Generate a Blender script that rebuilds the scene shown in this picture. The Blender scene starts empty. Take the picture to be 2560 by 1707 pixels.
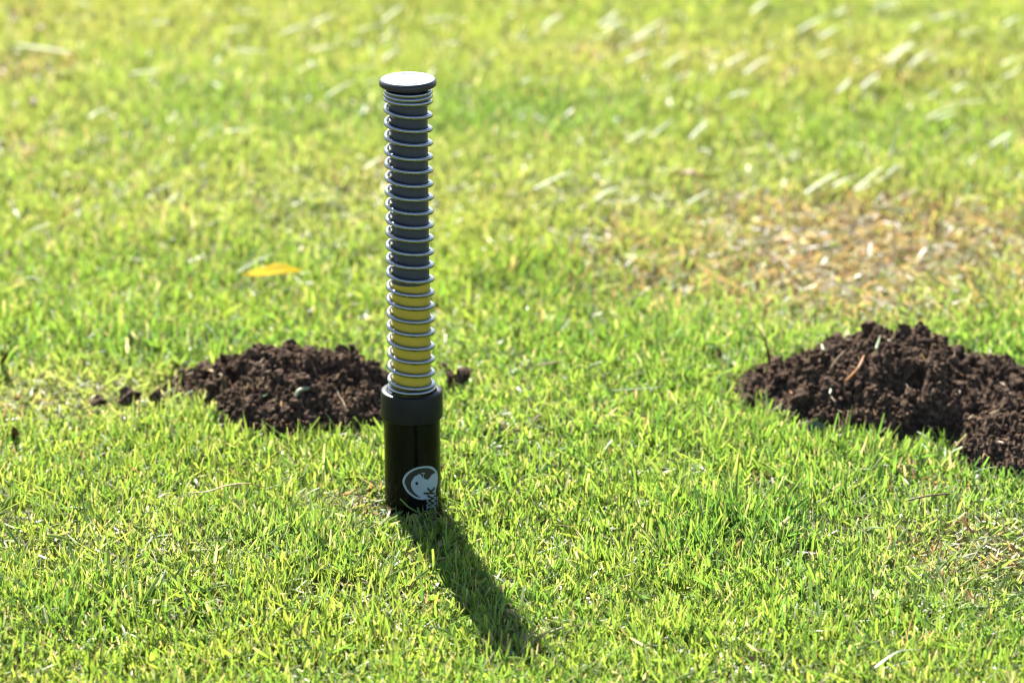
import bpy, bmesh, math, random
import numpy as np
from mathutils import Vector, Matrix

random.seed(7)
rng = np.random.default_rng(11)
S = bpy.context.scene
C = S.collection
R = math.radians

# ------------------------------------------------------------------ camera
CAM_H, PITCH, FOC = 1.42, 18.5, 155.0
FPX = 2560 * FOC / 36.0
cam_d = bpy.data.cameras.new('camera')
cam = bpy.data.objects.new('camera', cam_d)
C.objects.link(cam)
cam.location = (0, 0, CAM_H)
cam.rotation_euler = (R(90 - PITCH), 0, 0)
cam_d.lens, cam_d.sensor_width = FOC, 36.0
cam_d.clip_start, cam_d.clip_end = 0.05, 2000
cam_d.dof.use_dof = True
cam_d.dof.focus_distance = 3.84
cam_d.dof.aperture_fstop = 5.4
S.camera = cam

# ------------------------------------------------------------------ light
SUN_EL = R(47.0)
SUN_AZ = math.atan2(-0.094, 0.354)          # from +Y, positive to +X: behind and a little left
w = bpy.data.worlds.new('World'); S.world = w; w.use_nodes = True
wn = w.node_tree
sky = wn.nodes.new('ShaderNodeTexSky'); sky.sky_type = 'NISHITA'
sky.sun_disc = False; sky.sun_elevation = SUN_EL; sky.sun_rotation = SUN_AZ
sky.dust_density = 0.6
bg = wn.nodes['Background']; bg.inputs['Strength'].default_value = 0.055
wn.links.new(sky.outputs[0], bg.inputs['Color'])
sd = bpy.data.lights.new('sun', 'SUN'); sd.energy = 5.0; sd.angle = R(0.53); sd.color = (1.0, 0.95, 0.86)
sun = bpy.data.objects.new('sun', sd); C.objects.link(sun)
to_sun = Vector((math.sin(SUN_AZ) * math.cos(SUN_EL), math.cos(SUN_AZ) * math.cos(SUN_EL), math.sin(SUN_EL)))
sun.rotation_euler = to_sun.to_track_quat('Z', 'Y').to_euler()
sun.location = to_sun * 8

vs = S.view_settings
vs.view_transform = 'Standard'; vs.look = 'None'; vs.exposure = 2.22; vs.gamma = 1.0
cy = S.cycles
cy.max_bounces = 8; cy.diffuse_bounces = 4; cy.glossy_bounces = 4; cy.transmission_bounces = 4
cy.use_denoising = True; cy.filter_width = 1.2
cy.sample_clamp_indirect = 6.0

# ------------------------------------------------------------------ pixel helpers (2560x1707 photograph)
_p = R(PITCH)
def ray(px, py):
    u, v = (px - 1280) / FPX, -(py - 853.5) / FPX
    return Vector((u, math.cos(_p) + v * math.sin(_p), -math.sin(_p) + v * math.cos(_p)))
def G(px, py, z=0.0):
    d = ray(px, py)
    t = (z - CAM_H) / d.z
    return Vector((d.x * t, d.y * t, z))

# ------------------------------------------------------------------ noise (numpy)
def _hash(ix, iy, s):
    n = (ix.astype(np.int64) * 374761393 + iy.astype(np.int64) * 668265263 + s * 1442695041) & 0x7fffffff
    n = ((n ^ (n >> 13)) * 1274126177) & 0x7fffffff
    return ((n ^ (n >> 16)) & 0xffff) / 65535.0
def vnoise(x, y, s=0):
    ix, iy = np.floor(x), np.floor(y)
    fx, fy = x - ix, y - iy
    fx, fy = fx * fx * (3 - 2 * fx), fy * fy * (3 - 2 * fy)
    ix, iy = ix.astype(np.int64), iy.astype(np.int64)
    a, b = _hash(ix, iy, s), _hash(ix + 1, iy, s)
    c, d = _hash(ix, iy + 1, s), _hash(ix + 1, iy + 1, s)
    return (a + (b - a) * fx) * (1 - fy) + (c + (d - c) * fx) * fy
def fbm(x, y, s=0, o=3):
    t, a, n = 0, 0.5, 0
    for k in range(o):
        t = t + a * vnoise(x * 2 ** k, y * 2 ** k, s + k * 17); n += a; a *= 0.5
    return t / n
def ground_z(x, y):
    x, y = np.asarray(x, float), np.asarray(y, float)
    near = np.exp(-((x / 4) ** 2 + ((y - 4) / 5) ** 2))
    return ((fbm(x * 3.3 + 40, y * 3.3 + 9, 3, 3) - 0.5) * 0.026) * near
def gz(x, y):
    return float(ground_z(np.array([x]), np.array([y]))[0])

# ------------------------------------------------------------------ object helpers
def tag(o, label=None, cat=None, group=None, kind=None):
    if label: o['label'] = label
    if cat: o['category'] = cat
    if group: o['group'] = group
    if kind: o['kind'] = kind
    return o
def link(name, me, mat=None, parent=None, smooth=True):
    if mat: me.materials.append(mat)
    if smooth:
        me.polygons.foreach_set('use_smooth', [True] * len(me.polygons))
    o = bpy.data.objects.new(name, me); C.objects.link(o)
    if parent: o.parent = parent
    return o
def empty(name, loc):
    o = bpy.data.objects.new(name, None); C.objects.link(o); o.location = loc
    o.empty_display_size = 0.02
    return o
def pymesh(name, v, f):
    me = bpy.data.meshes.new(name); me.from_pydata([tuple(a) for a in v], [], f); me.update(); return me
def npmesh(name, V, F, col=None):
    """V (n,3), F (m,k) arrays, all faces of k corners."""
    me = bpy.data.meshes.new(name)
    n, (m, k) = len(V), F.shape
    me.vertices.add(n); me.vertices.foreach_set('co', V.astype(np.float32).ravel())
    me.loops.add(m * k); me.loops.foreach_set('vertex_index', F.astype(np.int32).ravel())
    me.polygons.add(m); me.polygons.foreach_set('loop_start', np.arange(0, m * k, k, dtype=np.int32))
    me.polygons.foreach_set('use_smooth', np.ones(m, dtype=bool))
    me.update(calc_edges=True)
    if col is not None:
        a = me.color_attributes.new('tint', 'FLOAT_COLOR', 'POINT')
        a.data.foreach_set('color', np.c_[col, np.ones(len(col))].astype(np.float32).ravel())
    return me
def lathe(name, prof, n=64):
    v, f = [], []
    for r, z in prof:
        for i in range(n):
            a = 2 * math.pi * i / n
            v.append((r * math.cos(a), r * math.sin(a), z))
    for k in range(len(prof) - 1):
        for i in range(n):
            j = (i + 1) % n
            f.append((k * n + i, k * n + j, (k + 1) * n + j, (k + 1) * n + i))
    me = pymesh(name, v, f); me.polygons.foreach_set('use_smooth', [True] * len(me.polygons))
    me.set_sharp_from_angle(angle=R(32))
    return me

# ------------------------------------------------------------------ materials
def mat(name):
    m = bpy.data.materials.new(name); m.use_nodes = True
    return m, m.node_tree, m.node_tree.nodes['Principled BSDF']
def simple(name, col, rough, metal=0.0, spec=0.5, var=0.0, scale=60, bump=0.0, bscale=400, rvar=0.0):
    m, t, b = mat(name)
    b.inputs['Roughness'].default_value = rough
    b.inputs['Metallic'].default_value = metal
    b.inputs['Specular IOR Level'].default_value = spec
    tc = t.nodes.new('ShaderNodeTexCoord')
    nz = t.nodes.new('ShaderNodeTexNoise'); nz.inputs['Scale'].default_value = scale; nz.inputs['Detail'].default_value = 5
    t.links.new(tc.outputs['Object'], nz.inputs['Vector'])
    r = t.nodes.new('ShaderNodeValToRGB')
    r.color_ramp.elements[0].position, r.color_ramp.elements[1].position = 0.3, 0.7
    r.color_ramp.elements[0].color = (*[c * (1 - var) for c in col], 1)
    r.color_ramp.elements[1].color = (*[min(1, c * (1 + var)) for c in col], 1)
    t.links.new(nz.outputs['Fac'], r.inputs['Fac']); t.links.new(r.outputs['Color'], b.inputs['Base Color'])
    if rvar:
        mr = t.nodes.new('ShaderNodeMapRange')
        mr.inputs['To Min'].default_value, mr.inputs['To Max'].default_value = rough - rvar, rough + rvar
        t.links.new(nz.outputs['Fac'], mr.inputs['Value']); t.links.new(mr.outputs[0], b.inputs['Roughness'])
    if bump:
        n2 = t.nodes.new('ShaderNodeTexNoise'); n2.inputs['Scale'].default_value = bscale; n2.inputs['Detail'].default_value = 4
        t.links.new(tc.outputs['Object'], n2.inputs['Vector'])
        bp = t.nodes.new('ShaderNodeBump'); bp.inputs['Strength'].default_value = bump; bp.inputs['Distance'].default_value = 0.002
        t.links.new(n2.outputs['Fac'], bp.inputs['Height']); t.links.new(bp.outputs[0], b.inputs['Normal'])
    return m
def leafy(name, col=None, rough=0.42, trans=0.5, tmul=(1.75, 1.65, 1.05), spec=0.38, var=0.15, scale=90):
    """Thin leaf: glossy diffuse front mixed with light let through the blade."""
    m, t, b = mat(name)
    b.inputs['Roughness'].default_value = rough
    b.inputs['Specular IOR Level'].default_value = spec
    if col is None:
        a = t.nodes.new('ShaderNodeAttribute'); a.attribute_name = 'tint'; src = a.outputs['Color']
    else:
        tc = t.nodes.new('ShaderNodeTexCoord')
        nz = t.nodes.new('ShaderNodeTexNoise'); nz.inputs['Scale'].default_value = scale; nz.inputs['Detail'].default_value = 4
        t.links.new(tc.outputs['Object'], nz.inputs['Vector'])
        r = t.nodes.new('ShaderNodeValToRGB')
        r.color_ramp.elements[0].position, r.color_ramp.elements[1].position = 0.3, 0.7
        r.color_ramp.elements[0].color = (*[c * (1 - var) for c in col], 1)
        r.color_ramp.elements[1].color = (*[min(1, c * (1 + var)) for c in col], 1)
        t.links.new(nz.outputs['Fac'], r.inputs['Fac']); src = r.outputs['Color']
    t.links.new(src, b.inputs['Base Color'])
    mu = t.nodes.new('ShaderNodeMix'); mu.data_type = 'RGBA'; mu.blend_type = 'MULTIPLY'; mu.clamp_result = False
    mu.inputs['Factor'].default_value = 1
    t.links.new(src, mu.inputs['A']); mu.inputs['B'].default_value = (*tmul, 1)
    tr = t.nodes.new('ShaderNodeBsdfTranslucent'); t.links.new(mu.outputs['Result'], tr.inputs['Color'])
    mx = t.nodes.new('ShaderNodeMixShader'); mx.inputs[0].default_value = trans
    t.links.new(b.outputs[0], mx.inputs[1]); t.links.new(tr.outputs[0], mx.inputs[2])
    t.links.new(mx.outputs[0], t.nodes['Material Output'].inputs['Surface'])
    return m

M = {}
M['grass'] = leafy('grass_blade')
M['ground'] = simple('lawn_soil', (0.065, 0.06, 0.025), 0.95, spec=0.1, var=0.6, scale=30, bump=0.8, bscale=300)
def soil_mat():
    m, t, b = mat('dark_soil')
    b.inputs['Roughness'].default_value = 0.95; b.inputs['Specular IOR Level'].default_value = 0.08
    tc = t.nodes.new('ShaderNodeTexCoord')
    n1 = t.nodes.new('ShaderNodeTexNoise'); n1.inputs['Scale'].default_value = 220; n1.inputs['Detail'].default_value = 6
    gm = t.nodes.new('ShaderNodeNewGeometry')
    t.links.new(gm.outputs['Position'], n1.inputs['Vector'])
    r = t.nodes.new('ShaderNodeValToRGB'); e = r.color_ramp.elements
    e[0].position, e[1].position = 0.32, 0.72
    e[0].color = (0.022, 0.014, 0.010, 1); e[1].color = (0.190, 0.125, 0.080, 1)
    k = e.new(0.52); k.color = (0.074, 0.048, 0.033, 1)
    t.links.new(n1.outputs['Fac'], r.inputs['Fac']); t.links.new(r.outputs[0], b.inputs['Base Color'])
    n2 = t.nodes.new('ShaderNodeTexNoise'); n2.inputs['Scale'].default_value = 900; n2.inputs['Detail'].default_value = 4
    t.links.new(gm.outputs['Position'], n2.inputs['Vector'])
    bp = t.nodes.new('ShaderNodeBump'); bp.inputs['Strength'].default_value = 1.0; bp.inputs['Distance'].default_value = 0.002
    t.links.new(n2.outputs['Fac'], bp.inputs['Height']); t.links.new(bp.outputs[0], b.inputs['Normal'])
    return m
M['soil'] = soil_mat()
M['clip'] = leafy('pale_clipping', (0.36, 0.38, 0.25), 0.4, 0.3, (1.2, 1.2, 1.0))
M['straw'] = leafy('dry_straw', (0.26, 0.185, 0.09), 0.5, 0.3, (1.2, 1.1, 0.9), var=0.3)
M['orange'] = leafy('orange_straw', (0.36, 0.17, 0.05), 0.5, 0.35, (1.4, 1.2, 0.8), var=0.3)
M['brown'] = leafy('brown_leaf', (0.11, 0.055, 0.028), 0.6, 0.25, (1.5, 1.2, 0.9), var=0.4)
M['yellow_leaf'] = leafy('yellow_leaf', (0.38, 0.285, 0.004), 0.7, 0.45, (1.5, 1.45, 0.6), spec=0.05, var=0.25, scale=60)
M['palegreen'] = leafy('pale_green_blade', (0.25, 0.30, 0.175), 0.35, 0.4, (1.4, 1.4, 1.0))
M['tube'] = simple('glossy_black_tube', (0.004, 0.004, 0.004), 0.14, spec=0.15, var=0.3, bump=0.02, bscale=90, rvar=0.05)
M['collar'] = simple('satin_black_collar', (0.007, 0.0078, 0.0085), 0.42, spec=0.2, var=0.2, bump=0.04, bscale=900)
M['rod'] = simple('grey_plastic_rod', (0.034, 0.043, 0.058), 0.42, spec=0.45, var=0.12, bump=0.04, bscale=600)
M['yellow'] = simple('yellow_plastic_rod', (0.48, 0.355, 0.036), 0.4, spec=0.45, var=0.06, bump=0.02, bscale=600)
M['spring'] = simple('zinc_spring_wire', (0.29, 0.30, 0.31), 0.22, metal=1.0, var=0.1, scale=300, bump=0.03, bscale=1500, rvar=0.06)
M['cap'] = simple('black_cap', (0.010, 0.010, 0.011), 0.33, spec=0.5, var=0.2)
M['disc'] = simple('silver_disc', (0.16, 0.18, 0.20), 0.33, metal=0.3, var=0.05, scale=120)
M['disc2'] = simple('white_disc_print', (0.45, 0.46, 0.47), 0.4, metal=0.2, var=0.03, scale=120)
M['print'] = simple('pale_print', (0.27, 0.34, 0.39), 0.45, spec=0.4, var=0.06, scale=200)
M['print2'] = simple('grey_halftone_print', (0.016, 0.016, 0.017), 0.45, spec=0.4, var=0.5, scale=1500)
M['ink'] = simple('black_ink', (0.006, 0.006, 0.007), 0.4, spec=0.4, var=0.1)
M['flake'] = simple('grey_flake', (0.11, 0.12, 0.125), 0.5, spec=0.5, var=0.4, scale=120, bump=0.3)

# ------------------------------------------------------------------ ground: one sheet to the horizon
def axis_lines(lo, hi, step, far):
    a = list(np.arange(lo, hi + step / 2, step)); s = step; b = a[-1]; p = [b]
    while p[-1] < far: s *= 1.35; p.append(p[-1] + s)
    q = [a[0]]; s = step
    while q[-1] > -far: s *= 1.35; q.append(q[-1] - s)
    return np.array(q[:0:-1] + a + p[1:])
xs, ys = axis_lines(-1.4, 1.4, 0.02, 600), axis_lines(2.6, 6.6, 0.02, 600)
XX, YY = np.meshgrid(xs, ys)
V = np.c_[XX.ravel(), YY.ravel(), ground_z(XX.ravel(), YY.ravel())]
nx = len(xs); ii = np.arange(len(V)).reshape(len(ys), nx)
F = np.c_[ii[:-1, :-1].ravel(), ii[:-1, 1:].ravel(), ii[1:, 1:].ravel(), ii[1:, :-1].ravel()]
tag(link('ground', npmesh('ground', V, F), M['ground']), 'earth of the lawn under the grass', 'ground', kind='structure')

# ------------------------------------------------------------------ molehills: shape first (the grass keeps off them)
POST = G(1033, 1290)
POST.z = 0
#            cx, cy, rx, ry, height   (metres, on the ground)
def bump(px, py, rx, ry, h, dy=0.0):
    g = G(px, py); return (g.x, g.y + dy, rx, ry, h)
LEFT = [bump(735, 1028, 0.095, 0.128, 0.052), bump(550, 990, 0.062, 0.068, 0.023), bump(890, 1048, 0.072, 0.095, 0.032)]
RIGHT = [bump(2150, 1018, 0.102, 0.130, 0.044), bump(2240, 1022, 0.095, 0.128, 0.053), bump(1960, 1010, 0.072, 0.065, 0.024),
         bump(2570, 1140, 0.080, 0.100, 0.044), bump(2440, 1030, 0.085, 0.095, 0.036), bump(2260, 1115, 0.075, 0.080, 0.006), bump(2400, 1165, 0.075, 0.080, 0.006)]
def cut(px, py, rx, ry, d):
    g = G(px, py); return (g.x, g.y, rx, ry, d)
CUTS = [cut(2335, 1125, 0.036, 0.042, 0.45), cut(2265, 1090, 0.026, 0.030, 0.25), cut(850, 1062, 0.030, 0.036, 0.35), cut(600, 1030, 0.016, 0.018, 0.6)]
def mound_h(bumps, x, y, cuts=True):
    wx = x + (fbm(x * 28, y * 28, 71, 2) - 0.5) * 0.030
    wy = y + (fbm(x * 28 + 50, y * 28, 72, 2) - 0.5) * 0.030
    acc = np.zeros_like(x)
    for cx, cy_, rx, ry, h in bumps:
        q = ((wx - cx) / rx) ** 2 + ((wy - cy_) / ry) ** 2
        b = h * np.clip(1 - q ** 1.15, 0, 1) ** 0.82
        acc = np.maximum(acc, b) + 0.25 * np.minimum(acc, b)
    for cx, cy_, rx, ry, d in (CUTS if cuts else []):
        q = ((wx - cx) / rx) ** 2 + ((wy - cy_) / ry) ** 2
        k = np.clip((1.25 - q) / 0.5, 0, 1)
        acc = np.where(acc > 0.004, np.maximum(acc * (1 - d * k * k * (3 - 2 * k)), 0.004), acc)
    return acc
def on_mound(x, y, lim=0.004):
    x, y = np.asarray(x, float), np.asarray(y, float)
    return np.maximum(mound_h(LEFT, x, y, False), mound_h(RIGHT, x, y, False)) > lim

def ico(sub, seed, rough):
    bm = bmesh.new(); bmesh.ops.create_icosphere(bm, subdivisions=sub, radius=1.0)
    r = random.Random(seed)
    sq = Vector((r.uniform(.75, 1.2), r.uniform(.75, 1.2), r.uniform(.65, 1.0)))
    for v in bm.verts:
        v.co *= 1 + r.uniform(-rough, rough)
        v.co = Vector((v.co.x * sq.x, v.co.y * sq.y, v.co.z * sq.z))
    me = bpy.data.meshes.new('soil_clod'); bm.to_mesh(me); bm.free()
    me.materials.append(M['soil'])
    return me
CLODS = [ico(2, 100 + i, 0.30) for i in range(8)]
def crumbs_mesh(name, P, rad, seed):
    """Thousands of small crumbs in one mesh."""
    bm = bmesh.new(); bmesh.ops.create_icosphere(bm, subdivisions=1, radius=1.0)
    bv = np.array([v.co[:] for v in bm.verts]); bf = np.array([[v.index for v in f.verts] for f in bm.faces]); bm.free()
    g = np.random.default_rng(seed)
    n = len(P)
    j = bv[None] * (1 + g.uniform(-0.35, 0.35, (n, len(bv), 1))) * g.uniform(0.7, 1.25, (n, 1, 3))
    V = P[:, None, :] + j * rad[:, None, None]
    F = bf[None] + (np.arange(n) * len(bv))[:, None, None]
    return npmesh(name, V.reshape(-1, 3), F.reshape(-1, 3))

def molehill(bumps, label, n_clods, n_crumbs, seed):
    g = np.random.default_rng(seed)
    x0 = min(b[0] - b[2] for b in bumps) - 0.03; x1 = max(b[0] + b[2] for b in bumps) + 0.03
    y0 = min(b[1] - b[3] for b in bumps) - 0.03; y1 = max(b[1] + b[3] for b in bumps) + 0.03
    cx, cy_ = (x0 + x1) / 2, (y0 + y1) / 2
    root = empty('molehill', (cx, cy_, gz(cx, cy_)))
    tag(root, label, 'molehill', 'molehills on the lawn')
    off = np.array([cx, cy_, gz(cx, cy_)])
    def surf(x, y):
        h = mound_h(bumps, x, y)
        k = np.clip(h / 0.02, 0, 1)
        lump = (fbm(x * 45, y * 45, 31, 2) - 0.5) * 0.016 + (np.abs(fbm(x * 130, y * 130, 33, 2) - 0.5) - 0.12) * 0.034
        fine = (vnoise(x * 420, y * 420, 35) - 0.5) * 0.004
        return ground_z(x, y) + h + k * lump + k * fine - 0.006 * (h < 1e-4)
    st = 0.0018
    gx, gy = np.arange(x0, x1, st), np.arange(y0, y1, st)
    X, Y = np.meshgrid(gx, gy)
    Z = surf(X, Y); H = mound_h(bumps, X, Y)
    ii = np.arange(X.size).reshape(X.shape)
    F = np.c_[ii[:-1, :-1].ravel(), ii[:-1, 1:].ravel(), ii[1:, 1:].ravel(), ii[1:, :-1].ravel()]
    keep = (H.ravel()[F] > 1e-4).any(1)
    F = F[keep]
    used = np.unique(F); remap = np.full(X.size, -1); remap[used] = np.arange(len(used))
    V = np.c_[X.ravel(), Y.ravel(), Z.ravel()][used] - off
    link('soil_heap', npmesh('soil_heap', V, remap[F]), M['soil'], root)
    def scatter(n, spread):
        out = []
        while len(out) < n:
            x, y = g.uniform(x0 - 0.02, x1 + 0.02, 4000), g.uniform(y0 - 0.02, y1 + 0.02, 4000)
            h = mound_h(bumps, x, y)
            near = mound_h([(a, b, c + spread, d + spread, e) for a, b, c, d, e in bumps], x, y)
            ok = (h > 0.001) | ((near > 0.001) & (g.random(4000) < 0.30))
            out += list(zip(x[ok], y[ok]))
        return np.array(out[:n])
    P = scatter(n_clods, 0.02)
    rad = 0.0024 + 0.0078 * g.random(n_clods) ** 4.0
    z = surf(P[:, 0], P[:, 1])
    for k in range(n_clods):
        o = bpy.data.objects.new('soil_clod', CLODS[k % 8]); C.objects.link(o); o.parent = root
        o.location = (P[k, 0] - off[0], P[k, 1] - off[1], z[k] + rad[k] * 0.25 - off[2])
        o.scale = (rad[k],) * 3
        o.rotation_euler = tuple(g.uniform(0, 6.28, 3))
    P = scatter(n_crumbs, 0.045)
    rad = 0.0005 + 0.0026 * g.random(n_crumbs) ** 3.0
    Q = np.c_[P, surf(P[:, 0], P[:, 1]) + rad * 0.4] - off
    tag(link('soil_crumbs', crumbs_mesh('soil_crumbs', Q, rad, seed + 1), M['soil'], root), kind='stuff')
    # fine dry root fibres and straw bits caught in the soil
    nf = 170
    P = scatter(nf, 0.02); fv, ff = [], []
    for k in range(nf):
        x, y = P[k]; a = g.uniform(0, 6.28); l = g.uniform(0.005, 0.018); wf = g.uniform(0.0002, 0.0007)
        for t in range(4):
            q = (t / 3 - 0.5) * l; bend_ = g.normal(0, 0.0012)
            cx_, cz_ = x + math.cos(a) * q - math.sin(a) * bend_, y + math.sin(a) * q + math.cos(a) * bend_
            zc = float(surf(np.array([cx_]), np.array([cz_]))[0]) + 0.0022 + g.uniform(0, 0.002)
            for sgn in (-1, 1):
                fv.append((cx_ - math.sin(a) * wf * sgn - off[0], cz_ + math.cos(a) * wf * sgn - off[1], zc + wf * sgn * 0.4 - off[2]))
        o_ = k * 8
        for t in range(3): ff.append((o_ + t * 2, o_ + t * 2 + 1, o_ + t * 2 + 3, o_ + t * 2 + 2))
    tag(link('root_fibres', pymesh('root_fibres', fv, ff), M['straw'], root), kind='stuff')
    return surf
surf_left = molehill(LEFT, 'low dark molehill just behind the black spring post', 260, 10000, 5)
surf_right = molehill(RIGHT, 'larger double dark molehill cut by the right edge of the picture', 295, 15000, 6)

# ------------------------------------------------------------------ grass
def patch(px, py, rx, ry):
    """pixel ellipse on the photo -> ellipse on the ground"""
    c = G(px, py); a = G(px + rx, py); b = G(px, max(py - ry, -700))
    return c.x, c.y, abs(a.x - c.x), abs(b.y - c.y)
def patch_map(lst, x, y):
    m = np.zeros_like(x)
    for (px, py, rx, ry, s) in lst:
        cx, cy_, ax, ay = patch(px, py, rx, ry)
        q = ((x - cx) / ax) ** 2 + ((y - cy_) / ay) ** 2
        m = np.maximum(m, s * np.exp(-(q ** 1.6) * 0.9))
    return m
DRY = [(2080, 645, 620, 180, 0.95), (1680, 690, 300, 120, 0.75), (2300, 500, 260, 70, 0.5), (1950, 770, 320, 70, 0.6), (2480, 690, 260, 150, 0.65), (2000, 790, 250, 60, 0.4),
       (60, 210, 190, 60, 0.55), (30, 380, 120, 60, 0.45), (2100, 190, 500, 50, 0.35), (950, 490, 160, 60, 0.45),
       (1500, 165, 120, 25, 0.55), (180, 1020, 330, 60, 0.55), (2420, 1400, 260, 100, 0.20), (1250, 560, 300, 60, 0.25),
       (900, 1290, 120, 60, 0.3), (1500, 380, 500, 60, 0.22), (100, 60, 300, 40, 0.35), (1350, 1480, 150, 60, 0.15)]
WORN = [(200, 1020, 330, 60, 0.8), (2420, 1430, 300, 130, 0.5), (350, 1420, 400, 70, 0.5), (2150, 640, 420, 110, 0.6),
        (900, 1330, 160, 70, 0.5), (1500, 480, 600, 70, 0.4), (850, 520, 300, 60, 0.4), (1250, 1620, 250, 60, 0.2)]
TALL = [(230, 1570, 260, 90, 0.7), (730, 1390, 170, 60, 0.6), (1830, 1370, 150, 70, 0.7), (430, 880, 220, 60, 0.6),
        (1400, 880, 300, 70, 0.5), (2000, 1150, 400, 60, 0.6), (2500, 870, 150, 60, 0.5), (1330, 715, 200, 40, 0.6), (700, 1050, 300, 30, 0.3)]

# paler, yellower turf and greener, lusher turf
STRAW = [(1280, 520, 1500, 110, 0.45), (1900, 175, 800, 60, 0.55), (300, 60, 700, 70, 0.40), (100, 330, 260, 90, 0.45), (900, 470, 380, 90, 0.55),
         (1500, 420, 600, 70, 0.4), (200, 1010, 350, 70, 0.8), (2420, 1420, 300, 130, 0.45), (2150, 650, 600, 190, 0.7), (400, 1400, 350, 60, 0.25)]
LUSH = [(1250, 320, 420, 60, 0.8), (650, 300, 300, 70, 0.5), (2200, 360, 420, 60, 0.5), (600, 720, 700, 90, 0.35), (1450, 730, 330, 60, 0.7),
        (430, 880, 260, 50, 0.6), (1450, 900, 400, 70, 0.4), (730, 1390, 200, 60, 0.6), (250, 1580, 300, 80, 0.6), (1830, 1380, 220, 70, 0.6), (1330, 1560, 200, 60, 0.4)]
HOLLOW = [(1330, 718, 45, 22, 0.9), (1440, 735, 30, 14, 0.8), (1440, 860, 70, 22, 0.75), (690, 590, 60, 18, 0.7), (1830, 1395, 70, 30, 0.8), (730, 1400, 60, 25, 0.7),
          (1800, 1440, 40, 30, 0.7), (470, 635, 40, 14, 0.6), (120, 600, 50, 14, 0.5), (1990, 1430, 60, 20, 0.6), (480, 1590, 90, 24, 0.5), (420, 1010, 60, 20, 0.6),
          (2170, 1260, 50, 20, 0.5), (1130, 1010, 50, 18, 0.6), (20, 390, 50, 18, 0.8), (60, 210, 40, 12, 0.7), (2390, 740, 50, 14, 0.6), (300, 830, 40, 16, 0.5)]

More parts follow.
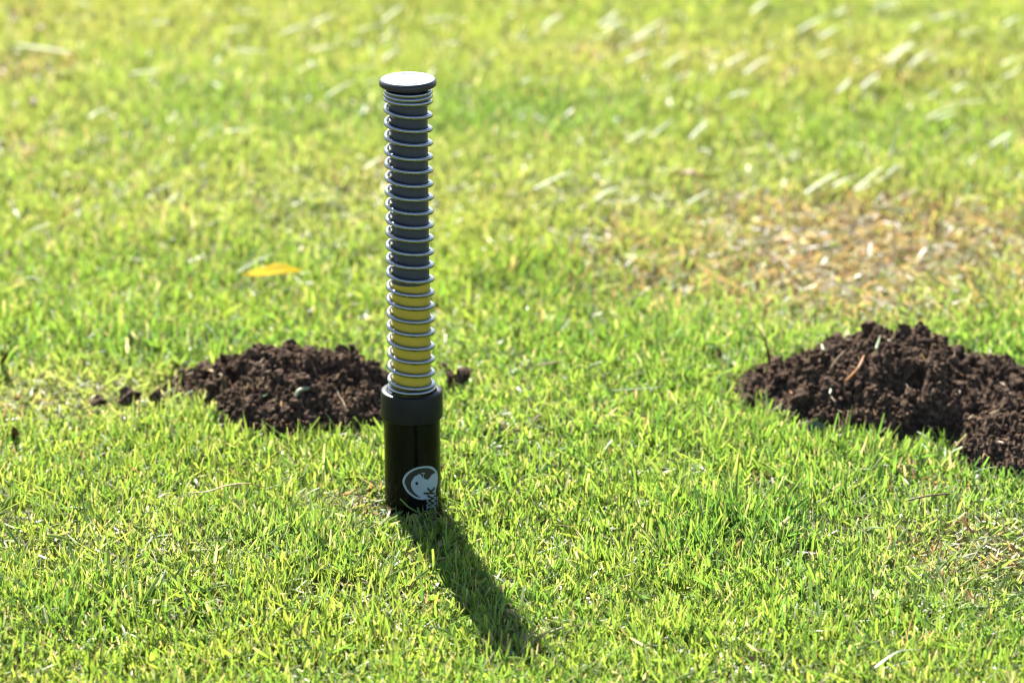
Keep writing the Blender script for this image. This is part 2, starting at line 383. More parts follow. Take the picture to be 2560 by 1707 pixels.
def blades(n_tufts, per, x0f, ylo, yhi, folded, seg, dens=None, scale=1.0, seed=0):
    """numpy grass: tufts of blades, each a curved tapering strip"""
    g = np.random.default_rng(seed)
    ty = ylo + (yhi - ylo) * g.random(n_tufts)
    tx = (g.random(n_tufts) * 2 - 1) * x0f(ty)
    hole = fbm(tx * 14, ty * 14, 91, 2)
    keep = g.random(n_tufts) < np.clip((hole - 0.25) * 4.5, 0.5, 1) * (1 - patch_map(HOLLOW, tx, ty))
    tx, ty = tx[keep], ty[keep]
    k = g.integers(per[0], per[1] + 1, len(tx))
    x, y = np.repeat(tx, k), np.repeat(ty, k)
    n = len(x)
    x = x + g.normal(0, 0.0035, n); y = y + g.normal(0, 0.0035, n)
    ok = ~on_mound(x, y, 0.0045 + 0.018 * g.random(n) ** 4) & (np.hypot(x - POST.x, y - POST.y) > 0.0275)
    x, y = x[ok], y[ok]; n = len(x)
    dry = np.clip(patch_map(DRY, x, y) + (fbm(x * 5, y * 5, 55, 3) - 0.70) * 0.9, 0.008, 0.92)
    worn = np.clip(patch_map(WORN, x, y) + (fbm(x * 6 + 9, y * 6, 57, 2) - 0.62) * 0.8, 0, 1)
    tall = np.clip(patch_map(TALL, x, y) + (fbm(x * 7 + 3, y * 7, 59, 2) - 0.6) * 1.2, 0, 1)
    L = (0.0175 + 0.0135 * g.random(n)) * (1 - 0.35 * worn) * (1 + 0.55 * tall) * scale
    L *= np.where(g.random(n) < 0.10, 1.35, 1.0) * (1 - 0.25 * dry)
    pd = np.hypot(x - POST.x, y - (POST.y - 0.03)); L *= np.where(pd < 0.05, 0.85, 1.0)
    Wd = (0.0012 + 0.0023 * g.random(n) ** 1.3) * scale
    th0 = np.abs(g.normal(0.28, 0.22, n)) + 0.35 * worn + 0.30 * dry
    lay = g.random(n) < 0.18 + 0.25 * worn + 0.2 * dry
    th0 = np.where(lay, g.uniform(0.9, 1.45, n), th0)
    bend = g.normal(0.35, 0.35, n)
    bend = np.where(lay, g.normal(0.1, 0.3, n), bend)
    phi = g.uniform(0, 2 * np.pi, n)
    tw = g.normal(0, 0.9, n)
    tipw = np.where(g.random(n) < 0.5, g.uniform(0.35, 0.75, n), 0.06)
    # spine
    lv = seg + 1
    t = np.linspace(0, 1, lv)
    ang = np.clip(th0[:, None] + bend[:, None] * t[None] ** 1.3, -0.3, 1.62)
    ds = L / seg
    dh = np.sin(ang[:, :-1]) * ds[:, None]; dz = np.cos(ang[:, :-1]) * ds[:, None]
    h = np.c_[np.zeros(n), np.cumsum(dh, 1)]; z = np.c_[np.zeros(n), np.cumsum(dz, 1)]
    base = ground_z(x, y) - 0.001 + np.where(lay, g.uniform(0.002, 0.016, n), 0)
    sx = x[:, None] + h * np.cos(phi)[:, None]; sy = y[:, None] + h * np.sin(phi)[:, None]; sz = base[:, None] + z
    prof = np.interp(t, [0, .25, .6, .85, 1], [0.75, 1, 0.95, 0.7, 0.0])
    wd = Wd[:, None] * 0.5 * np.maximum(prof[None], tipw[:, None] * (t > 0.5)[None])
    # side vector: horizontal, turned about the blade by the twist
    a = tw[:, None] * t[None] * 0.9 + tw[:, None] * 0.5
    s0 = np.stack([-np.sin(phi), np.cos(phi), np.zeros(n)], 1)[:, None, :]
    tang = np.stack([np.sin(ang) * np.cos(phi)[:, None], np.sin(ang) * np.sin(phi)[:, None], np.cos(ang)], 2)
    n0 = np.cross(tang, np.broadcast_to(s0, tang.shape))
    s = s0 * np.cos(a)[..., None] + n0 * np.sin(a)[..., None]
    nn = np.cross(tang, s)
    P = np.stack([sx, sy, sz], 2)
    if folded:
        fold = 0.28
        Vt = np.stack([P - s * wd[..., None], P + nn * (wd * fold * 2)[..., None], P + s * wd[..., None]], 2)
        c = 3
    else:
        Vt = np.stack([P - s * wd[..., None], P + s * wd[..., None]], 2); c = 2
    V = Vt.reshape(-1, 3)
    fl = []
    for j in range(seg):
        for q in range(c - 1):
            fl.append((j * c + q, j * c + q + 1, (j + 1) * c + q + 1, (j + 1) * c + q))
    F = (np.array(fl)[None] + (np.arange(n) * lv * c)[:, None, None]).reshape(-1, 4)
    # colour: each blade its own
    greens = np.array([(0.128, 0.215, 0.036), (0.164, 0.238, 0.042), (0.098, 0.196, 0.038), (0.190, 0.245, 0.060), (0.064, 0.145, 0.034)])
    dead = np.array([(0.30, 0.215, 0.140), (0.25, 0.160, 0.100), (0.29, 0.240, 0.165), (0.175, 0.103, 0.065), (0.26, 0.20, 0.110)])
    pale = np.array([(0.30, 0.31, 0.20), (0.25, 0.28, 0.14), (0.35, 0.33, 0.24)])
    col = greens[g.choice(5, n, p=[.34, .28, .18, .12, .08])] * g.uniform(0.8, 1.2, (n, 1))
    hue = (fbm(x * 2.2, y * 2.2, 77, 2) - 0.5)[:, None]
    col = col * (1 + hue * np.array([0.5, 0.1, 0.0]))
    straw = np.clip(patch_map(STRAW, x, y) + 0.06 + 0.38 * np.clip((y - 4.3) / 1.0, 0, 1), 0, 1)[:, None] * g.uniform(0.5, 1.0, (n, 1))
    col = col * (1 - straw * 0.75) + np.array((0.262, 0.272, 0.105)) * straw * 0.75
    lush = patch_map(LUSH, x, y)[:, None]
    col = col * (1 - lush * np.array([0.35, 0.18, 0.2]))
    isd = g.random(n) < dry * 1.05
    col = np.where(isd[:, None], dead[g.integers(0, 5, n)] * g.uniform(0.7, 1.15, (n, 1)), col)
    isp = g.random(n) < 0.022 + 0.12 * worn
    col = np.where(isp[:, None], pale[g.integers(0, 3, n)] * g.uniform(0.75, 1.15, (n, 1)), col)
    cc = np.repeat(col[:, None, :], lv, 1)
    rootc = np.array((0.30, 0.29, 0.13))
    kroot = (np.clip(1 - t * 3.2, 0, 1) * 0.45)[None, :, None]
    cc = cc * (1 - kroot) + rootc * kroot
    dtip = (g.random(n) < 0.14)[:, None, None] * (np.clip(t * 4 - 3.1, 0, 1))[None, :, None]
    cc = cc * (1 - dtip) + np.array((0.34, 0.27, 0.17)) * dtip
    cc = np.repeat(cc[:, :, None, :], c, 2).reshape(-1, 3)
    return V, F, cc

def merge(parts):
    Vs, Fs, Cs, o = [], [], [], 0
    for V, F, c in parts:
        Vs.append(V); Fs.append(F + o); Cs.append(c); o += len(V)
    return np.concatenate(Vs), np.concatenate(Fs), np.concatenate(Cs)
wid = lambda y: 0.122 * y + 0.16
near = blades(52000, (2, 4), wid, 3.10, 4.25, True, 3, seed=21)
mid = blades(66000, (2, 4), wid, 4.25, 6.15, False, 2, seed=22)
far = blades(16000, (2, 4), lambda y: 0.2 * y + 0.5, 6.15, 10.5, False, 2, scale=1.35, seed=23)
side = blades(12000, (2, 4), lambda y: 0.122 * y + 1.0, 2.5, 6.15, False, 2, scale=1.15, seed=24)
V, F, Cc = side
cen = V.reshape(-1, 6, 3)[:, 0]
inside = (np.abs(cen[:, 0]) < wid(cen[:, 1])) & (cen[:, 1] > 3.1)
kp = np.where(~inside)[0]
V = V.reshape(-1, 6, 3)[kp].reshape(-1, 3); Cc = Cc.reshape(-1, 6, 3)[kp].reshape(-1, 3)
fq = np.array([(0, 1, 3, 2), (2, 3, 5, 4)])
F = (fq[None] + (np.arange(len(kp)) * 6)[:, None, None]).reshape(-1, 4)
V, F, Cc = merge([near, mid, far, (V, F, Cc)])
tag(link('lawn_grass', npmesh('lawn_grass', V, F, Cc), M['grass'], smooth=False),
    'short mown bright green grass covering the whole lawn', 'grass', kind='stuff')

# thatch: short dead bits lying between the blades
def thatch(n, ylo, yhi, seed):
    g = np.random.default_rng(seed)
    y = ylo + (yhi - ylo) * g.random(n); x = (g.random(n) * 2 - 1) * wid(y)
    ok = ~on_mound(x, y, 0.004) & (g.random(n) > patch_map(HOLLOW, x, y)) & (np.hypot(x - POST.x, y - POST.y) > 0.03); x, y = x[ok], y[ok]; n = len(x)
    worn = np.clip(patch_map(WORN, x, y) + patch_map(DRY, x, y), 0, 1)
    L = g.uniform(0.006, 0.018, n); W = g.uniform(0.0008, 0.0022, n)
    ph = g.uniform(0, 6.283, n); el = g.normal(0, 0.28, n)
    z = ground_z(x, y) + 0.002 + g.random(n) ** 1.5 * 0.015
    d = np.stack([np.cos(ph) * np.cos(el), np.sin(ph) * np.cos(el), np.sin(el)], 1)
    s = np.stack([-np.sin(ph), np.cos(ph), g.normal(0, 0.5, n)], 1)
    c0 = np.stack([x, y, z], 1)
    V = np.stack([c0 - d * L[:, None] / 2 - s * W[:, None] / 2, c0 - d * L[:, None] / 2 + s * W[:, None] / 2,
                  c0 + d * L[:, None] / 2 + s * W[:, None] / 2, c0 + d * L[:, None] / 2 - s * W[:, None] / 2], 1)
    F = np.arange(n * 4).reshape(-1, 4)
    pal = np.array([(0.23, 0.20, 0.12), (0.16, 0.115, 0.068), (0.25, 0.24, 0.17), (0.15, 0.20, 0.03), (0.18, 0.23, 0.05)])
    col = pal[g.integers(0, 5, n)] * g.uniform(0.6, 1.15, (n, 1))
    return V.reshape(-1, 3), F, np.repeat(col, 4, 0)
V, F, Cc = merge([thatch(70000, 3.1, 4.25, 31), thatch(70000, 4.25, 6.15, 32)])
tag(link('dead_thatch', npmesh('dead_thatch', V, F, Cc), M['grass'], smooth=False),
    'dry dead bits lying between the grass blades', 'thatch', kind='stuff')

# ------------------------------------------------------------------ the spring post
root = empty('mole_trap', (POST.x, POST.y, gz(POST.x, POST.y)))
tag(root, 'upright black tube with a steel spring around a grey and yellow rod', 'trap')
Z0 = gz(POST.x, POST.y)
root.rotation_euler = (0, -0.0045, 0)
def ZP(py):
    """height on the post's axis of a pixel row"""
    d = ray(1033, py); t = POST.y / d.y
    return CAM_H + d.z * t - Z0
z_cap = ZP(198.7); z_col1 = ZP(972); z_col0 = ZP(1039); z_tr = ZP(702)
r_tube, r_col, r_rod, r_yel, r_cap = 0.0254, 0.0279, 0.0171, 0.0175, 0.0253
WIRE = 0.0021; R_SPR = 0.0199
tube = link('base_tube', lathe('base_tube', [(r_tube, -0.06), (r_tube, z_col0 + 0.004), (r_tube - 0.004, z_col0 + 0.004)], 96), M['tube'], root)
col = link('collar', lathe('collar', [(r_tube + 0.0001, z_col0 + 0.0002), (r_col - 0.0006, z_col0), (r_col, z_col0 + 0.0008),
    (r_col, z_col1 - 0.0025), (r_col - 0.0007, z_col1 - 0.0007), (r_col - 0.0022, z_col1), (r_col - 0.0052, z_col1 - 0.0002),
    (r_col - 0.0062, z_col1 - 0.0018), (r_col - 0.0064, z_col1 - 0.004), (r_yel + 0.0003, z_col1 - 0.0042)], 96), M['collar'], root)
link('yellow_rod', lathe('yellow_rod', [(r_yel, z_col1 - 0.02), (r_yel, z_tr - 0.0003), (r_yel - 0.0004, z_tr)], 72), M['yellow'], root)
link('grey_rod', lathe('grey_rod', [(r_rod - 0.002, z_tr - 0.002), (r_rod, z_tr), (r_rod, z_cap - 0.006)], 72), M['rod'], root)
zt = z_cap
cap = link('cap', lathe('cap', [(0.0, zt - 0.0068), (0.0195, zt - 0.0068), (0.0225, zt - 0.0064), (r_cap - 0.0009, zt - 0.0054), (r_cap, zt - 0.0046),
    (r_cap, zt - 0.0016), (r_cap - 0.0004, zt - 0.0006), (r_cap - 0.0012, zt), (r_cap - 0.0030, zt + 0.0001), (0.0, zt + 0.0001)], 96), M['cap'], root)
link('disc_plate', lathe('disc_plate', [(r_cap - 0.0015, zt + 0.0002), (r_cap - 0.0018, zt + 0.0006), (0.0001, zt + 0.0007)], 96), M['disc'], cap)
link('disc_ring', lathe('disc_ring', [(0.0187, zt + 0.00072), (0.0186, zt + 0.0011), (0.0172, zt + 0.0011), (0.0171, zt + 0.00072)], 96), M['disc2'], cap)
# small raised print on the disc: a crescent and a round spot
def flat_poly(name, pts, z0, h, m, parent):
    bm = bmesh.new(); f = bm.faces.new([bm.verts.new((x, y, z0)) for x, y in pts])
    e = bmesh.ops.extrude_face_region(bm, geom=[f])
    for v in [q for q in e['geom'] if isinstance(q, bmesh.types.BMVert)]: v.co.z += h
    bmesh.ops.recalc_face_normals(bm, faces=bm.faces[:])
    me = bpy.data.meshes.new(name); bm.to_mesh(me); bm.free()
    return link(name, me, m, parent, smooth=False)
cres = [(0.015 * math.cos(a), 0.015 * math.sin(a)) for a in np.linspace(-1.9, 1.2, 24)] + \
       [(0.004 + 0.0098 * math.cos(a), 0.0015 + 0.0098 * math.sin(a)) for a in np.linspace(1.1, -1.9, 20)]
flat_poly('disc_print', cres, zt + 0.00075, 0.0003, M['disc2'], cap)
flat_poly('disc_print', [(-0.004 + 0.0022 * math.cos(a), -0.001 + 0.0022 * math.sin(a)) for a in np.linspace(0, 6.28, 18)[:-1]], zt + 0.00075, 0.0003, M['disc2'], cap)

# spring: close coils at both ends, open coils between; left-handed
z_s0 = z_col1 - 0.0012; z_s1 = z_cap - 0.0072 - WIRE
n_bot, n_mid, n_top = 1.75, 21.0, 2.3
p_end = 0.0038
pm = (z_s1 - z_s0 - (n_bot + n_top) * p_end) / n_mid
def sz(u):
    if u < n_bot: return z_s0 + u * p_end
    if u < n_bot + n_mid: return z_s0 + n_bot * p_end + (u - n_bot) * pm
    return z_s0 + n_bot * p_end + n_mid * pm + (u - n_bot - n_mid) * p_end
tot = n_bot + n_mid + n_top
STEPS, SIDES = int(tot * 44), 12
zz = np.array([sz(tot * i / STEPS) for i in range(STEPS + 1)])
ker = np.ones(15) / 15
zz = np.convolve(np.pad(zz, 7, mode='edge'), ker, 'valid')
uu = np.linspace(0, tot, STEPS + 1); zz = zz + 0.0005 * np.sin(uu * 1.9) * np.sin(uu * 0.7 + 1) * np.clip((uu - 3) * (tot - 4 - uu) / 20, 0, 1)
sv, sf = [], []
a_end = R(198)                              # where the top end of the wire stops, seen from above
for i in range(STEPS + 1):
    u = tot * i / STEPS
    th = a_end + 2 * math.pi * (tot - u)      # going down turns clockwise's opposite: left-handed
    er = Vector((math.cos(th), math.sin(th), 0)); ez = Vector((0, 0, 1))
    c = er * R_SPR; c.z = zz[i]
    for k in range(SIDES):
        b = 2 * math.pi * k / SIDES
        sv.append(c + (er * math.cos(b) + ez * math.sin(b)) * WIRE)
for i in range(STEPS):
    for k in range(SIDES):
        q = (k + 1) % SIDES
        sf.append((i * SIDES + k, i * SIDES + q, (i + 1) * SIDES + q, (i + 1) * SIDES + k))
sf.append(tuple(range(SIDES))); sf.append(tuple(STEPS * SIDES + k for k in range(SIDES)))
link('coil_spring', pymesh('coil_spring', sv, sf), M['spring'], root)

# the printed emblem on the tube, traced flat then wrapped on the cylinder
def wrap(px, py, lift):
    d = ray(px, py); ox, oy = -POST.x, -POST.y
    r = r_tube + lift
    a = d.x ** 2 + d.y ** 2; b = 2 * (ox * d.x + oy * d.y); c = ox * ox + oy * oy - r * r
    disc = max(b * b - 4 * a * c, 0.0)
    t = (-b - math.sqrt(disc)) / (2 * a)
    return Vector((ox + d.x * t, oy + d.y * t, CAM_H + d.z * t - Z0))
def E(x, y): return (980 + x / 9.8, 1140 + y / 9.8)          # enlarged-crop pixel -> photo pixel
def decal_bm(bm, name, lift, m, parent, step=3.0):
    """cut a flat pixel-space mesh in fine vertical strips and wrap it"""
    xs_ = [v.co.x for v in bm.verts]
    for cut in np.arange(math.floor(min(xs_)), math.ceil(max(xs_)), step):
        bmesh.ops.bisect_plane(bm, geom=bm.verts[:] + bm.edges[:] + bm.faces[:], plane_co=(cut, 0, 0), plane_no=(1, 0, 0))
    bmesh.ops.triangulate(bm, faces=bm.faces[:])
    for v in bm.verts: v.co = wrap(v.co.x, v.co.y, lift)
    bmesh.ops.recalc_face_normals(bm, faces=bm.faces[:])
    me = bpy.data.meshes.new(name); bm.to_mesh(me); bm.free()
    # normals outward
    if len(me.polygons) and sum(p.normal.x * p.center.x + p.normal.y * p.center.y for p in me.polygons) < 0: me.flip_normals()
    return link(name, me, m, parent, smooth=False)
def smooth_loop(pts, n=6):
    out = []; N = len(pts)
    for i in range(N):
        p0, p1, p2, p3 = [np.array(pts[(i + k - 1) % N], float) for k in range(4)]
        for k in range(n):
            t = k / n
            out.append(tuple(0.5 * ((2 * p1) + (-p0 + p2) * t + (2 * p0 - 5 * p1 + 4 * p2 - p3) * t * t + (-p0 + 3 * p1 - 3 * p2 + p3) * t ** 3)))
    return out
def decal(name, pts, lift, m, parent):
    bm = bmesh.new()
    bm.faces.new([bm.verts.new((*E(x, y), 0)) for x, y in pts])
    bm.normal_update()
    bmesh.ops.triangulate(bm, faces=bm.faces[:], ngon_method='EAR_CLIP')
    return decal_bm(bm, name, lift, m, parent)
outer = smooth_loop([(262, 600), (330, 450), (460, 345), (640, 270), (850, 242), (990, 262), (1080, 335), (1122, 430), (1128, 560), (1115, 700),
                     (1085, 800), (1062, 900), (1000, 990), (860, 1050), (720, 1066), (590, 1035), (480, 970), (370, 870), (295, 740)])
inner = smooth_loop([(315, 610), (375, 480), (500, 375), (680, 305), (860, 288), (970, 315), (1040, 365), (1075, 420), (1080, 560), (1070, 690),
                     (1045, 790), (1000, 900), (930, 985), (840, 1015), (720, 1018), (590, 985), (500, 925), (400, 830), (340, 720)])
fig = smooth_loop([(470, 700), (478, 640), (510, 570), (560, 500), (610, 475)], 4)[:-4]
body = [(470, 700), (474, 650), (490, 605), (515, 565), (545, 520), (575, 490), (605, 480), (640, 450), (680, 430), (705, 455), (740, 490), (750, 525),
        (780, 540), (815, 560), (860, 575), (900, 570), (930, 530), (965, 475), (1010, 435), (1065, 413), (1085, 440), (1092, 560), (1082, 690), (1062, 800),
        (1040, 900), (960, 975), (860, 1030), (790, 1032), (720, 1015), (640, 965), (560, 900), (505, 820), (478, 755)]
emb = decal('emblem_border', outer, 0.00010, M['print'], tube)
decal('emblem_field', inner, 0.00020, M['print2'], tube)
decal('emblem_figure', body, 0.00030, M['print'], tube)
decal('emblem_eye', [(612 + 38 * math.cos(a), 666 + 40 * math.sin(a)) for a in np.linspace(0, 6.283, 22)[:-1]], 0.00040, M['ink'], tube)
decal('emblem_mark', [(720, 412), (760, 402), (800, 408), (822, 432), (812, 440), (790, 424), (775, 424), (785, 520), (790, 545), (772, 545), (765, 430), (725, 420)], 0.00040, M['print'], tube)
def letters(txt, x_base, y_base, size, lift, m, name, fat=0.0):
    """lettering running upwards: baseline at x = x_base (to the right), advancing towards smaller y"""
    cu = bpy.data.curves.new('lettering', 'FONT'); cu.body = txt; cu.size = size; cu.offset = fat
    cu.space_character = 1.02
    o = bpy.data.objects.new('lettering', cu); C.objects.link(o)
    bpy.context.view_layer.update()
    me = bpy.data.meshes.new_from_object(o.evaluated_get(bpy.context.evaluated_depsgraph_get()))
    bpy.data.objects.remove(o)
    bm = bmesh.new(); bm.from_mesh(me); bpy.data.meshes.remove(me)
    for v in bm.verts:
        tx, ty = v.co.x, v.co.y
        v.co = Vector((*E(x_base - ty, y_base - tx), 0))
    return decal_bm(bm, name, lift, m, tube, step=2.0)
letters('awk', 1052, 1400, 385, 0.00045, M['print'], 'lettering_outline', fat=26)
letters('awk', 1052, 1400, 385, 0.00060, M['ink'], 'lettering', fat=8)
letters('solutions', 1128, 1230, 66, 0.00045, M['print'], 'small_lettering', fat=0.0)

# ------------------------------------------------------------------ loose things on the lawn
def strip(name, pts, width, thick, m, taper=(0.6, 1, 1, 0.25), seg=12, sides=6, cup=0.0, side_hint=None):
    """a stalk or leaf: closed flattened tube along a smooth line through pts"""
    P = [Vector(p) for p in pts]
    base = P[0].copy()
    n = len(P)
    def cr(t):
        s = t * (n - 1); i = min(int(s), n - 2); f = s - i
        p0, p1, p2, p3 = P[max(i - 1, 0)], P[i], P[i + 1], P[min(i + 2, n - 1)]
        return 0.5 * ((2 * p1) + (p2 - p0) * f + (2 * p0 - 5 * p1 + 4 * p2 - p3) * f * f + (3 * p1 - p0 - 3 * p2 + p3) * f ** 3)
    mid_ = cr(0.5)
    v, f = [], []
    for i in range(seg + 1):
        t = i / seg
        c = cr(t); tn = (cr(min(t + .02, 1)) - cr(max(t - .02, 0))).normalized()
        s = tn.cross(Vector(side_hint or (0, 0, 1)))
        if s.length < 1e-3: s = tn.cross(Vector((0, 1, 0)))
        s.normalize(); up = s.cross(tn)
        w_ = width * 0.5 * float(np.interp(t, np.linspace(0, 1, len(taper)), taper))
        for k in range(sides):
            a = 2 * math.pi * k / sides
            q = math.cos(a)
            v.append(c - mid_ + s * q * w_ + up * (math.sin(a) * thick * 0.5 + cup * w_ * q * q))
    for i in range(seg):
        for k in range(sides):
            q = (k + 1) % sides
            f.append((i * sides + k, i * sides + q, (i + 1) * sides + q, (i + 1) * sides + k))
    f.append(tuple(range(sides))[::-1]); f.append(tuple(seg * sides + k for k in range(sides)))
    o = link(name, pymesh(name, v, f), m); o.location = mid_
    return o
def lie(px, py, z):
    g = G(px, py, z); g.z = z + gz(g.x, g.y); return g
def clipping(x1, y1, x2, y2, label, w_=0.0052, z=0.022, m='clip', group=None, arc=0.001, name='grass_clipping', cat='clipping', dz=(0.0, 0.0)):
    z += 0.004
    ex, ey = (x2 - x1) * 0.07, (y2 - y1) * 0.07
    a, b = lie(x1 - ex, y1 - ey, z + dz[0]), lie(x2 + ex, y2 + ey, z + dz[1])
    mid_ = (a + b) / 2 + Vector((random.uniform(-.002, .002), random.uniform(-.003, .003), arc))
    o = strip(name, [a, mid_, b], w_ * 0.72, 0.0006, M[m], taper=(0.75, 1, 1, 0.9, 0.45), cup=random.uniform(0.1, 0.35))
    return tag(o, label, cat, group)

# the ones that stand out
one = clipping
one(49, 117, 172, 136, 'long pale clipping at the upper left, biggest of all the clippings', 0.0085, 0.028)
one(331, 193, 397, 188, 'pale level clipping below and right of the biggest clipping', 0.0065, 0.026)
one(563, 339, 622, 338, 'short bright level clipping left of the spring post', 0.0065, 0.026)
one(500, 357, 556, 318, 'thin bluish slanting clipping beside the short bright level one', 0.0035, m='palegreen')
one(820, 250, 882, 222, 'slanting pale clipping just left of the cap of the post', 0.0045)
one(914, 428, 966, 402, 'slanting pale clipping half hidden behind the grey part of the post', 0.0045)
one(1341, 479, 1424, 440, 'long slanting pale clipping lying alone right of the post', 0.0055, 0.024)
one(1491, 504, 1547, 472, 'slanting clipping touching a level one, in the middle distance', 0.0058, 0.024)
one(1504, 511, 1572, 506, 'level clipping touching the lower end of a slanting one', 0.0045)
one(1569, 345, 1614, 320, 'upper slanting clipping between the post and the brown leaf', 0.0050)
one(1627, 334, 1678, 297, 'faint thin clipping left of the steep bright one', 0.0038)
one(1729, 333, 1770, 297, 'steep bright clipping above the brown leaf', 0.0058, 0.025)
one(1721, 501, 1775, 473, 'slanting clipping just below the brown leaf', 0.0050)
one(2018, 464, 2092, 423, 'leftmost and thickest of the row of clippings above the brown patch', 0.0062, 0.026)
one(2086, 453, 2125, 436, 'short second clipping in the row above the brown patch', 0.0060)
one(2140, 462, 2203, 417, 'upper of the crossing pair in the row above the brown patch', 0.0046, 0.028)
one(2149, 463, 2218, 436, 'lower of the crossing pair in the row above the brown patch', 0.0040)
one(2221, 429, 2258, 412, 'rightmost short clipping in the row above the brown patch', 0.0042)
one(599, 669, 680, 631, 'slim pale blade leaning behind the yellow leaf', 0.0042, 0.030, 'palegreen')
one(46, 697, 106, 703, 'pale curved blade near the left edge, level with the yellow leaf', 0.0045, 0.030, 'palegreen', arc=0.006)
one(1539, 988, 1649, 971, 'straight pale blade lying flat in the sharp grass left of the large molehill', 0.0034, 0.030, 'palegreen', arc=0.0)
one(2190, 1682, 2294, 1641, 'long pale blade by the bottom edge at right', 0.0036, 0.034, 'palegreen', arc=0.006)
one(397, 1259, 423, 1250, 'tiny tan leaf bit beside the curved straw', 0.0032, 0.030, 'straw', name='leaf_bit', cat='leaf')
o = strip('straw', [lie(474, 1245, .032), lie(520, 1240, .033), lie(570, 1224, .038), lie(620, 1219, .040), lie(662, 1226, .030)], 0.0026, 0.0010, M['straw'], taper=(0.4, 1, 1, 0.6, 0.4), seg=24)
tag(o, 'long curved tan straw on the grass at lower left', 'straw')
o = strip('twig', [lie(2270, 1257, .030), lie(2320, 1244, .034), lie(2374, 1236, .031)], 0.0017, 0.0015, M['brown'], taper=(1, 1, 0.8), seg=16)
tag(o, 'thin curved brown twig on the grass below the large molehill', 'twig')
o = strip('twig', [lie(1338, 922, .026), lie(1375, 918, .028), lie(1404, 914, .028)], 0.0022, 0.0018, M['straw'], seg=10)
tag(o, 'short pale brown twig right of the yellow part of the post', 'twig')
# twig standing in the loose clod behind the collar
o = strip('twig', [lie(1140, 944, .016), lie(1122, 925, .026), lie(1106, 908, .032)], 0.0048, 0.0035, M['brown'], taper=(1, .9, .8), seg=8)
tag(o, 'stubby brown twig sticking out of the clod right of the post', 'twig')

# groups of smaller clippings, each told by its place in its group
ORD = ['leftmost', 'second from the left', 'third from the left', 'fourth from the left', 'fifth from the left', 'sixth from the left',
       'seventh from the left', 'eighth from the left', 'ninth from the left', 'tenth from the left']
def zone(where, group, lst, w0=0.0055):
    lst = sorted(lst, key=lambda q: q[0] + q[2])
    for i, (x1, y1, x2, y2) in enumerate(lst):
        o = 'rightmost' if i == len(lst) - 1 else ORD[i]
        clipping(x1, y1, x2, y2, 'small pale clipping, ' + o + ' ' + where, w0 * random.uniform(0.85, 1.25), random.uniform(.020, .028), group=group)
zone('along the top edge left of the post', 'clippings left of the post, top edge',
     [(708, 78, 764, 59), (784, 54, 834, 29), (894, 62, 952, 47), (600, 25, 642, 27), (569, 73, 620, 69), (384, 50, 420, 49), (192, 10, 222, 13)])
zone('in the row left of the cap', 'clippings left of the cap',
     [(784, 121, 838, 109), (604, 131, 664, 129), (878, 99, 914, 94), (751, 187, 797, 159), (882, 176, 932, 175), (226, 300, 270, 279)])
zone('along the top edge right of the cap', 'clippings right of the cap, top edge',
     [(960, 33, 1005, 7), (1069, 38, 1140, 33), (1361, 62, 1403, 31), (1501, 62, 1546, 33), (1511, 76, 1556, 57), (1484, 99, 1524, 95),
      (1584, 103, 1655, 60), (1592, 105, 1640, 84)])
zone('just right of the cap, level with it', 'clippings level with the cap',
     [(1569, 160, 1622, 136), (1664, 171, 1709, 136), (960, 147, 998, 119), (1305, 218, 1330, 205), (1824, 235, 1876, 220), (1815, 159, 1866, 131), (1865, 177, 1920, 144)])
zone('along the top edge at far right', 'clippings far right, top edge',
     [(1883, 42, 1920, 13), (2000, 87, 2051, 63), (2054, 102, 2091, 85), (2090, 51, 2114, 38), (2194, 30, 2249, 4),
      (2334, 57, 2396, 40), (2278, 84, 2304, 68), (2512, 69, 2547, 50), (2401, 91, 2448, 80)])
zone('at far right, level with the cap', 'clippings far right, second row',
     [(2050, 141, 2092, 128), (2217, 152, 2262, 116), (2230, 154, 2280, 114), (2240, 140, 2282, 120), (2280, 159, 2322, 131), (2509, 154, 2543, 141)])
zone('at far right, just below cap level', 'clippings far right, third row',
     [(2158, 208, 2195, 180), (2509, 186, 2543, 170), (2388, 217, 2420, 200), (2397, 255, 2457, 251),
      (2320, 296, 2384, 266), (2345, 298, 2386, 285), (2482, 364, 2528, 333), (2095, 217, 2123, 189)])

# leaves
def leaf(pts, width, m, label, name='fallen_leaf', cup=0.4, hint=None):
    o = strip(name, pts, width, 0.0007, m, taper=(0.06, 0.5, 0.9, 1.0, 0.85, 0.45, 0.05), seg=20, sides=10, cup=cup, side_hint=hint)
    tag(o, label, 'leaf'); return o
leaf([lie(604, 676, .028), lie(655, 676, .031), lie(705, 672, .034), lie(756, 677, .030)], 0.022, M['yellow_leaf'], 'curled bright yellow leaf lying on the grass at left', cup=0.15, hint=(0.05, -0.28, 0.96))
leaf([lie(1668, 434, .024), lie(1725, 431, .034), lie(1790, 438, .026)], 0.016, M['straw'], 'tan curled leaf lying in the middle distance at right', cup=0.6)
leaf([lie(72, 64, .024), lie(98, 66, .030), lie(120, 74, .026)], 0.013, M['straw'], 'faded tan leaf near the top left corner', cup=0.5)
leaf([lie(140, 214, .016), lie(160, 204, .024), lie(178, 202, .018)], 0.016, M['brown'], 'dark brown leaf in the dry patch below the biggest clipping', cup=0.6)
leaf([lie(78, 290, .010), lie(82, 268, .030), lie(84, 250, .034)], 0.008, M['brown'], 'small upright brown leaf near the left edge', cup=0.5)
leaf([lie(0, 905, .012), lie(12, 884, .034), lie(26, 862, .046)], 0.006, M['brown'], 'dark brown stalk leaning in at the left edge', name='dry_stalk', cup=0.5)
leaf([lie(38, 1100, .004), lie(37, 1075, .018), lie(33, 1052, .034)], 0.008, M['brown'], 'brown dry leaf standing at the left edge below the stalk', cup=0.6)

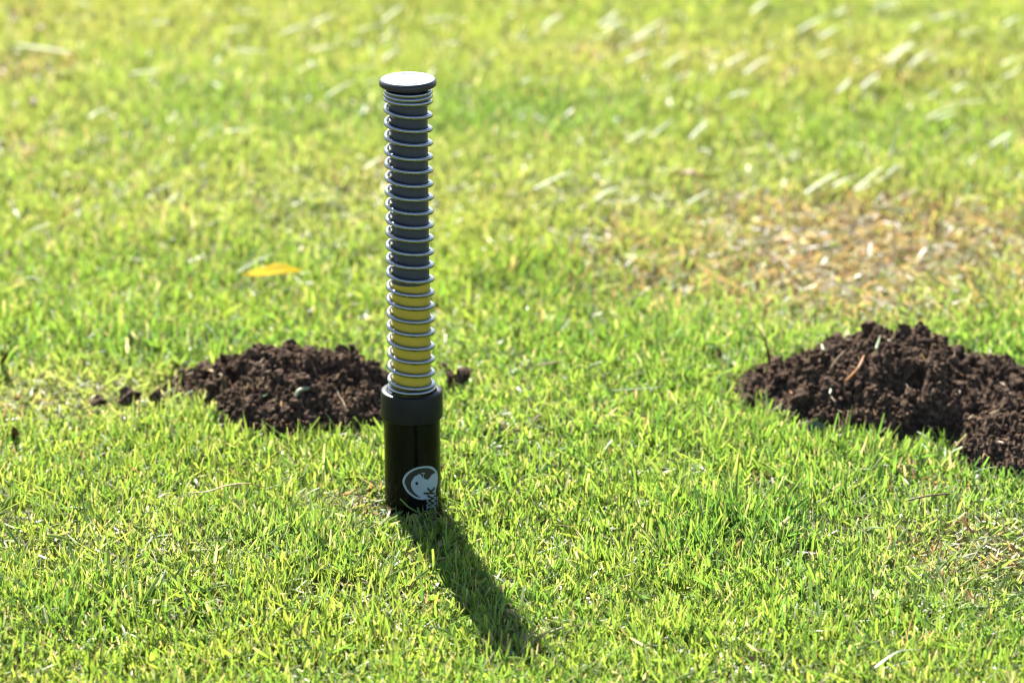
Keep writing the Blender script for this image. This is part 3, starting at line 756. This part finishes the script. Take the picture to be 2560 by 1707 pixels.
# on and by the left molehill
def on(surf, px, py, lift=0.003):
    d = ray(px, py)
    for t in np.arange(3.4, 5.0, 0.003):
        p = Vector((0, 0, CAM_H)) + d * float(t)
        if p.z <= float(surf(np.array([p.x]), np.array([p.y]))[0]) + lift: return p
    return G(px, py)
def mline(surf, pts, width, thick, m, label, name, cat, lift=0.003, **k):
    o = strip(name, [on(surf, x, y, lift) for x, y in pts], width, thick, M[m], **k)
    return tag(o, label, cat)
mline(surf_left, [(738, 993), (748, 976), (774, 970)], 0.0042, 0.0040, 'clip', 'short fat white curved root on the smaller molehill', 'root', 'root', 0.005, taper=(.7, 1, 1, .6))
mline(surf_left, [(651, 993), (668, 985)], 0.0036, 0.001, 'palegreen', 'tiny pale green chip on the smaller molehill', 'leaf_chip', 'leaf', 0.005)
mline(surf_left, [(500, 927), (525, 924), (556, 938)], 0.0070, 0.0008, 'straw', 'pale dead leaf at the left end of the smaller molehill', 'fallen_leaf', 'leaf', 0.006, taper=(.1, .9, 1, .3))
mline(surf_left, [(465, 938), (500, 925), (534, 914)], 0.0018, 0.0016, 'straw', 'thin twig above the pale leaf on the smaller molehill', 'twig', 'twig', 0.008)
mline(surf_left, [(838, 955), (846, 985), (862, 1012), (866, 1045)], 0.0010, 0.0009, 'straw', 'hair thin root hanging down the smaller molehill', 'root', 'root', 0.004)
# on and by the right molehill
mline(surf_right, [(2109, 956), (2128, 938), (2148, 915), (2160, 888)], 0.0036, 0.0012, 'orange', 'orange curved straw on top of the larger molehill', 'straw', 'straw', 0.008, taper=(.8, 1, .8, .3))
mline(surf_right, [(2110, 958), (2112, 980), (2115, 1000)], 0.0018, 0.0012, 'straw', 'pale straw hanging below the orange one', 'straw', 'straw', 0.006)
mline(surf_right, [(2074, 985), (2079, 968), (2083, 952)], 0.0026, 0.0012, 'clip', 'short white straw left of the orange one', 'straw', 'straw', 0.006)
mline(surf_right, [(2076, 990), (2088, 1005), (2091, 1022), (2112, 1034)], 0.0016, 0.0012, 'straw', 'bent pale root low on the larger molehill', 'root', 'root', 0.005)
mline(surf_right, [(2074, 925), (2090, 900), (2116, 873)], 0.0018, 0.0013, 'straw', 'straight thin twig near the top of the larger molehill', 'twig', 'twig', 0.006)
mline(surf_right, [(2186, 884), (2192, 865), (2201, 838)], 0.0026, 0.001, 'palegreen', 'single green blade on the crest of the larger molehill', 'green_sprig', 'sprig', 0.010)
mline(surf_right, [(2054, 860), (2058, 872), (2062, 878)], 0.0030, 0.001, 'clip', 'white chip near the crest of the larger molehill', 'straw_chip', 'straw', 0.006)
mline(surf_right, [(1975, 977), (1985, 990), (1993, 1003)], 0.0022, 0.001, 'orange', 'short orange straw at the left foot of the larger molehill', 'straw', 'straw', 0.006)
mline(surf_right, [(2257, 952), (2272, 970), (2282, 998)], 0.0009, 0.0009, 'straw', 'hair thin root in the dark hollow of the larger molehill', 'root', 'root', 0.004)
def stand(pts, dist_px):
    """points of an upright stalk in the vertical plane over one spot of ground"""
    y = G(*dist_px).y; out = []
    for px, py in pts:
        d = ray(px, py); t = y / d.y
        out.append(Vector((d.x * t, y, CAM_H + d.z * t)))
    return out
o = strip('dry_stalk', stand([(1920, 962), (1926, 915), (1918, 872), (1908, 840), (1890, 816)], (1920, 968)), 0.0070, 0.0014, M['brown'], taper=(1, 1, .35, .2, .1), seg=18, side_hint=(0, 1, 0))
tag(o, 'dark brown dry stalk standing at the left side of the larger molehill', 'stalk')
def upright(name, pts, foot, w_, m, label, cat):
    tag(strip(name, stand(pts, foot), w_, 0.0006, M[m], taper=(0.7, 1, 1, 0.7, 0.25), seg=16, side_hint=(0.3, -0.8, 0.5)), label, cat)
upright('pale_blade', [(1440, 975), (1452, 942), (1480, 915), (1514, 903)], (1440, 985), 0.0036, 'palegreen', 'curved pale blade arching over the grass between post and large molehill', 'blade')
upright('pale_blade', [(1540, 990), (1556, 962), (1582, 943), (1618, 926)], (1540, 1000), 0.0030, 'palegreen', 'thin curved pale blade above the straight flat one', 'blade')
upright('pale_blade', [(1468, 1128), (1482, 1105), (1496, 1092), (1514, 1072)], (1468, 1140), 0.0026, 'palegreen', 'small pale blade tilted in the grass right of the collar', 'blade')
upright('straw', [(2076, 1420), (2100, 1394), (2120, 1372), (2143, 1350)], (2076, 1432), 0.0022, 'straw', 'slim pale straw leaning in the grass at lower right', 'straw')
bm = bmesh.new()
fp = [G(2010, 1082, .022), G(2020, 1062, .030), G(2040, 1054, .032), G(2060, 1066, .026), G(2063, 1090, .016), G(2036, 1095, .015)]
cen = sum(fp, Vector()) / len(fp)
f = bm.faces.new([bm.verts.new(p - cen) for p in fp])
e = bmesh.ops.extrude_face_region(bm, geom=[f])
for v in [q for q in e['geom'] if isinstance(q, bmesh.types.BMVert)]: v.co += Vector((0.001, -0.001, 0.0022)) + Vector([random.uniform(-.0008, .0008) for _ in range(3)])
bmesh.ops.recalc_face_normals(bm, faces=bm.faces[:])
me = bpy.data.meshes.new('slate_flake'); bm.to_mesh(me); bm.free()
o = link('slate_flake', me, M['flake'], smooth=False); o.location = cen
tag(o, 'flat grey flake in the grass at the foot of the larger molehill', 'flake')

def loose(px, py, r, label, z=0.012, k=0):
    g = lie(px, py, z)
    o = bpy.data.objects.new('soil_clod', CLODS[k % 8]); C.objects.link(o)
    o.location = g; o.scale = (r, r, r * .9); o.rotation_euler = (k, k * 2.1, k * .7)
    tag(o, label, 'soil clod', 'loose clods in the grass')
loose(1158, 946, 0.0110, 'loose soil clod right of the post at collar height, right one of the touching pair', .022, 1)
loose(1132, 954, 0.0105, 'loose soil clod right of the post, left one of the touching pair', .020, 2)
loose(245, 994, 0.0075, 'leftmost of three small clods left of the smaller molehill', .018, 3)
loose(323, 996, 0.0095, 'middle and biggest of three small clods left of the smaller molehill', .018, 4)
loose(391, 993, 0.0080, 'rightmost of three small clods left of the smaller molehill', .018, 5)
loose(450, 946, 0.0080, 'dark clod at the left tip of the smaller molehill', .012, 6)
loose(448, 912, 0.0080, 'dark clod behind the left tip of the smaller molehill', .014, 7)
loose(1866, 1000, 0.0110, 'round loose clod left of the larger molehill, below the other one', .018, 0)
loose(1872, 956, 0.0115, 'loose clod left of the larger molehill, above the round one', .014, 3)
loose(1790, 889, 0.0060, 'small clod in the grass well left of the larger molehill', .018, 5)
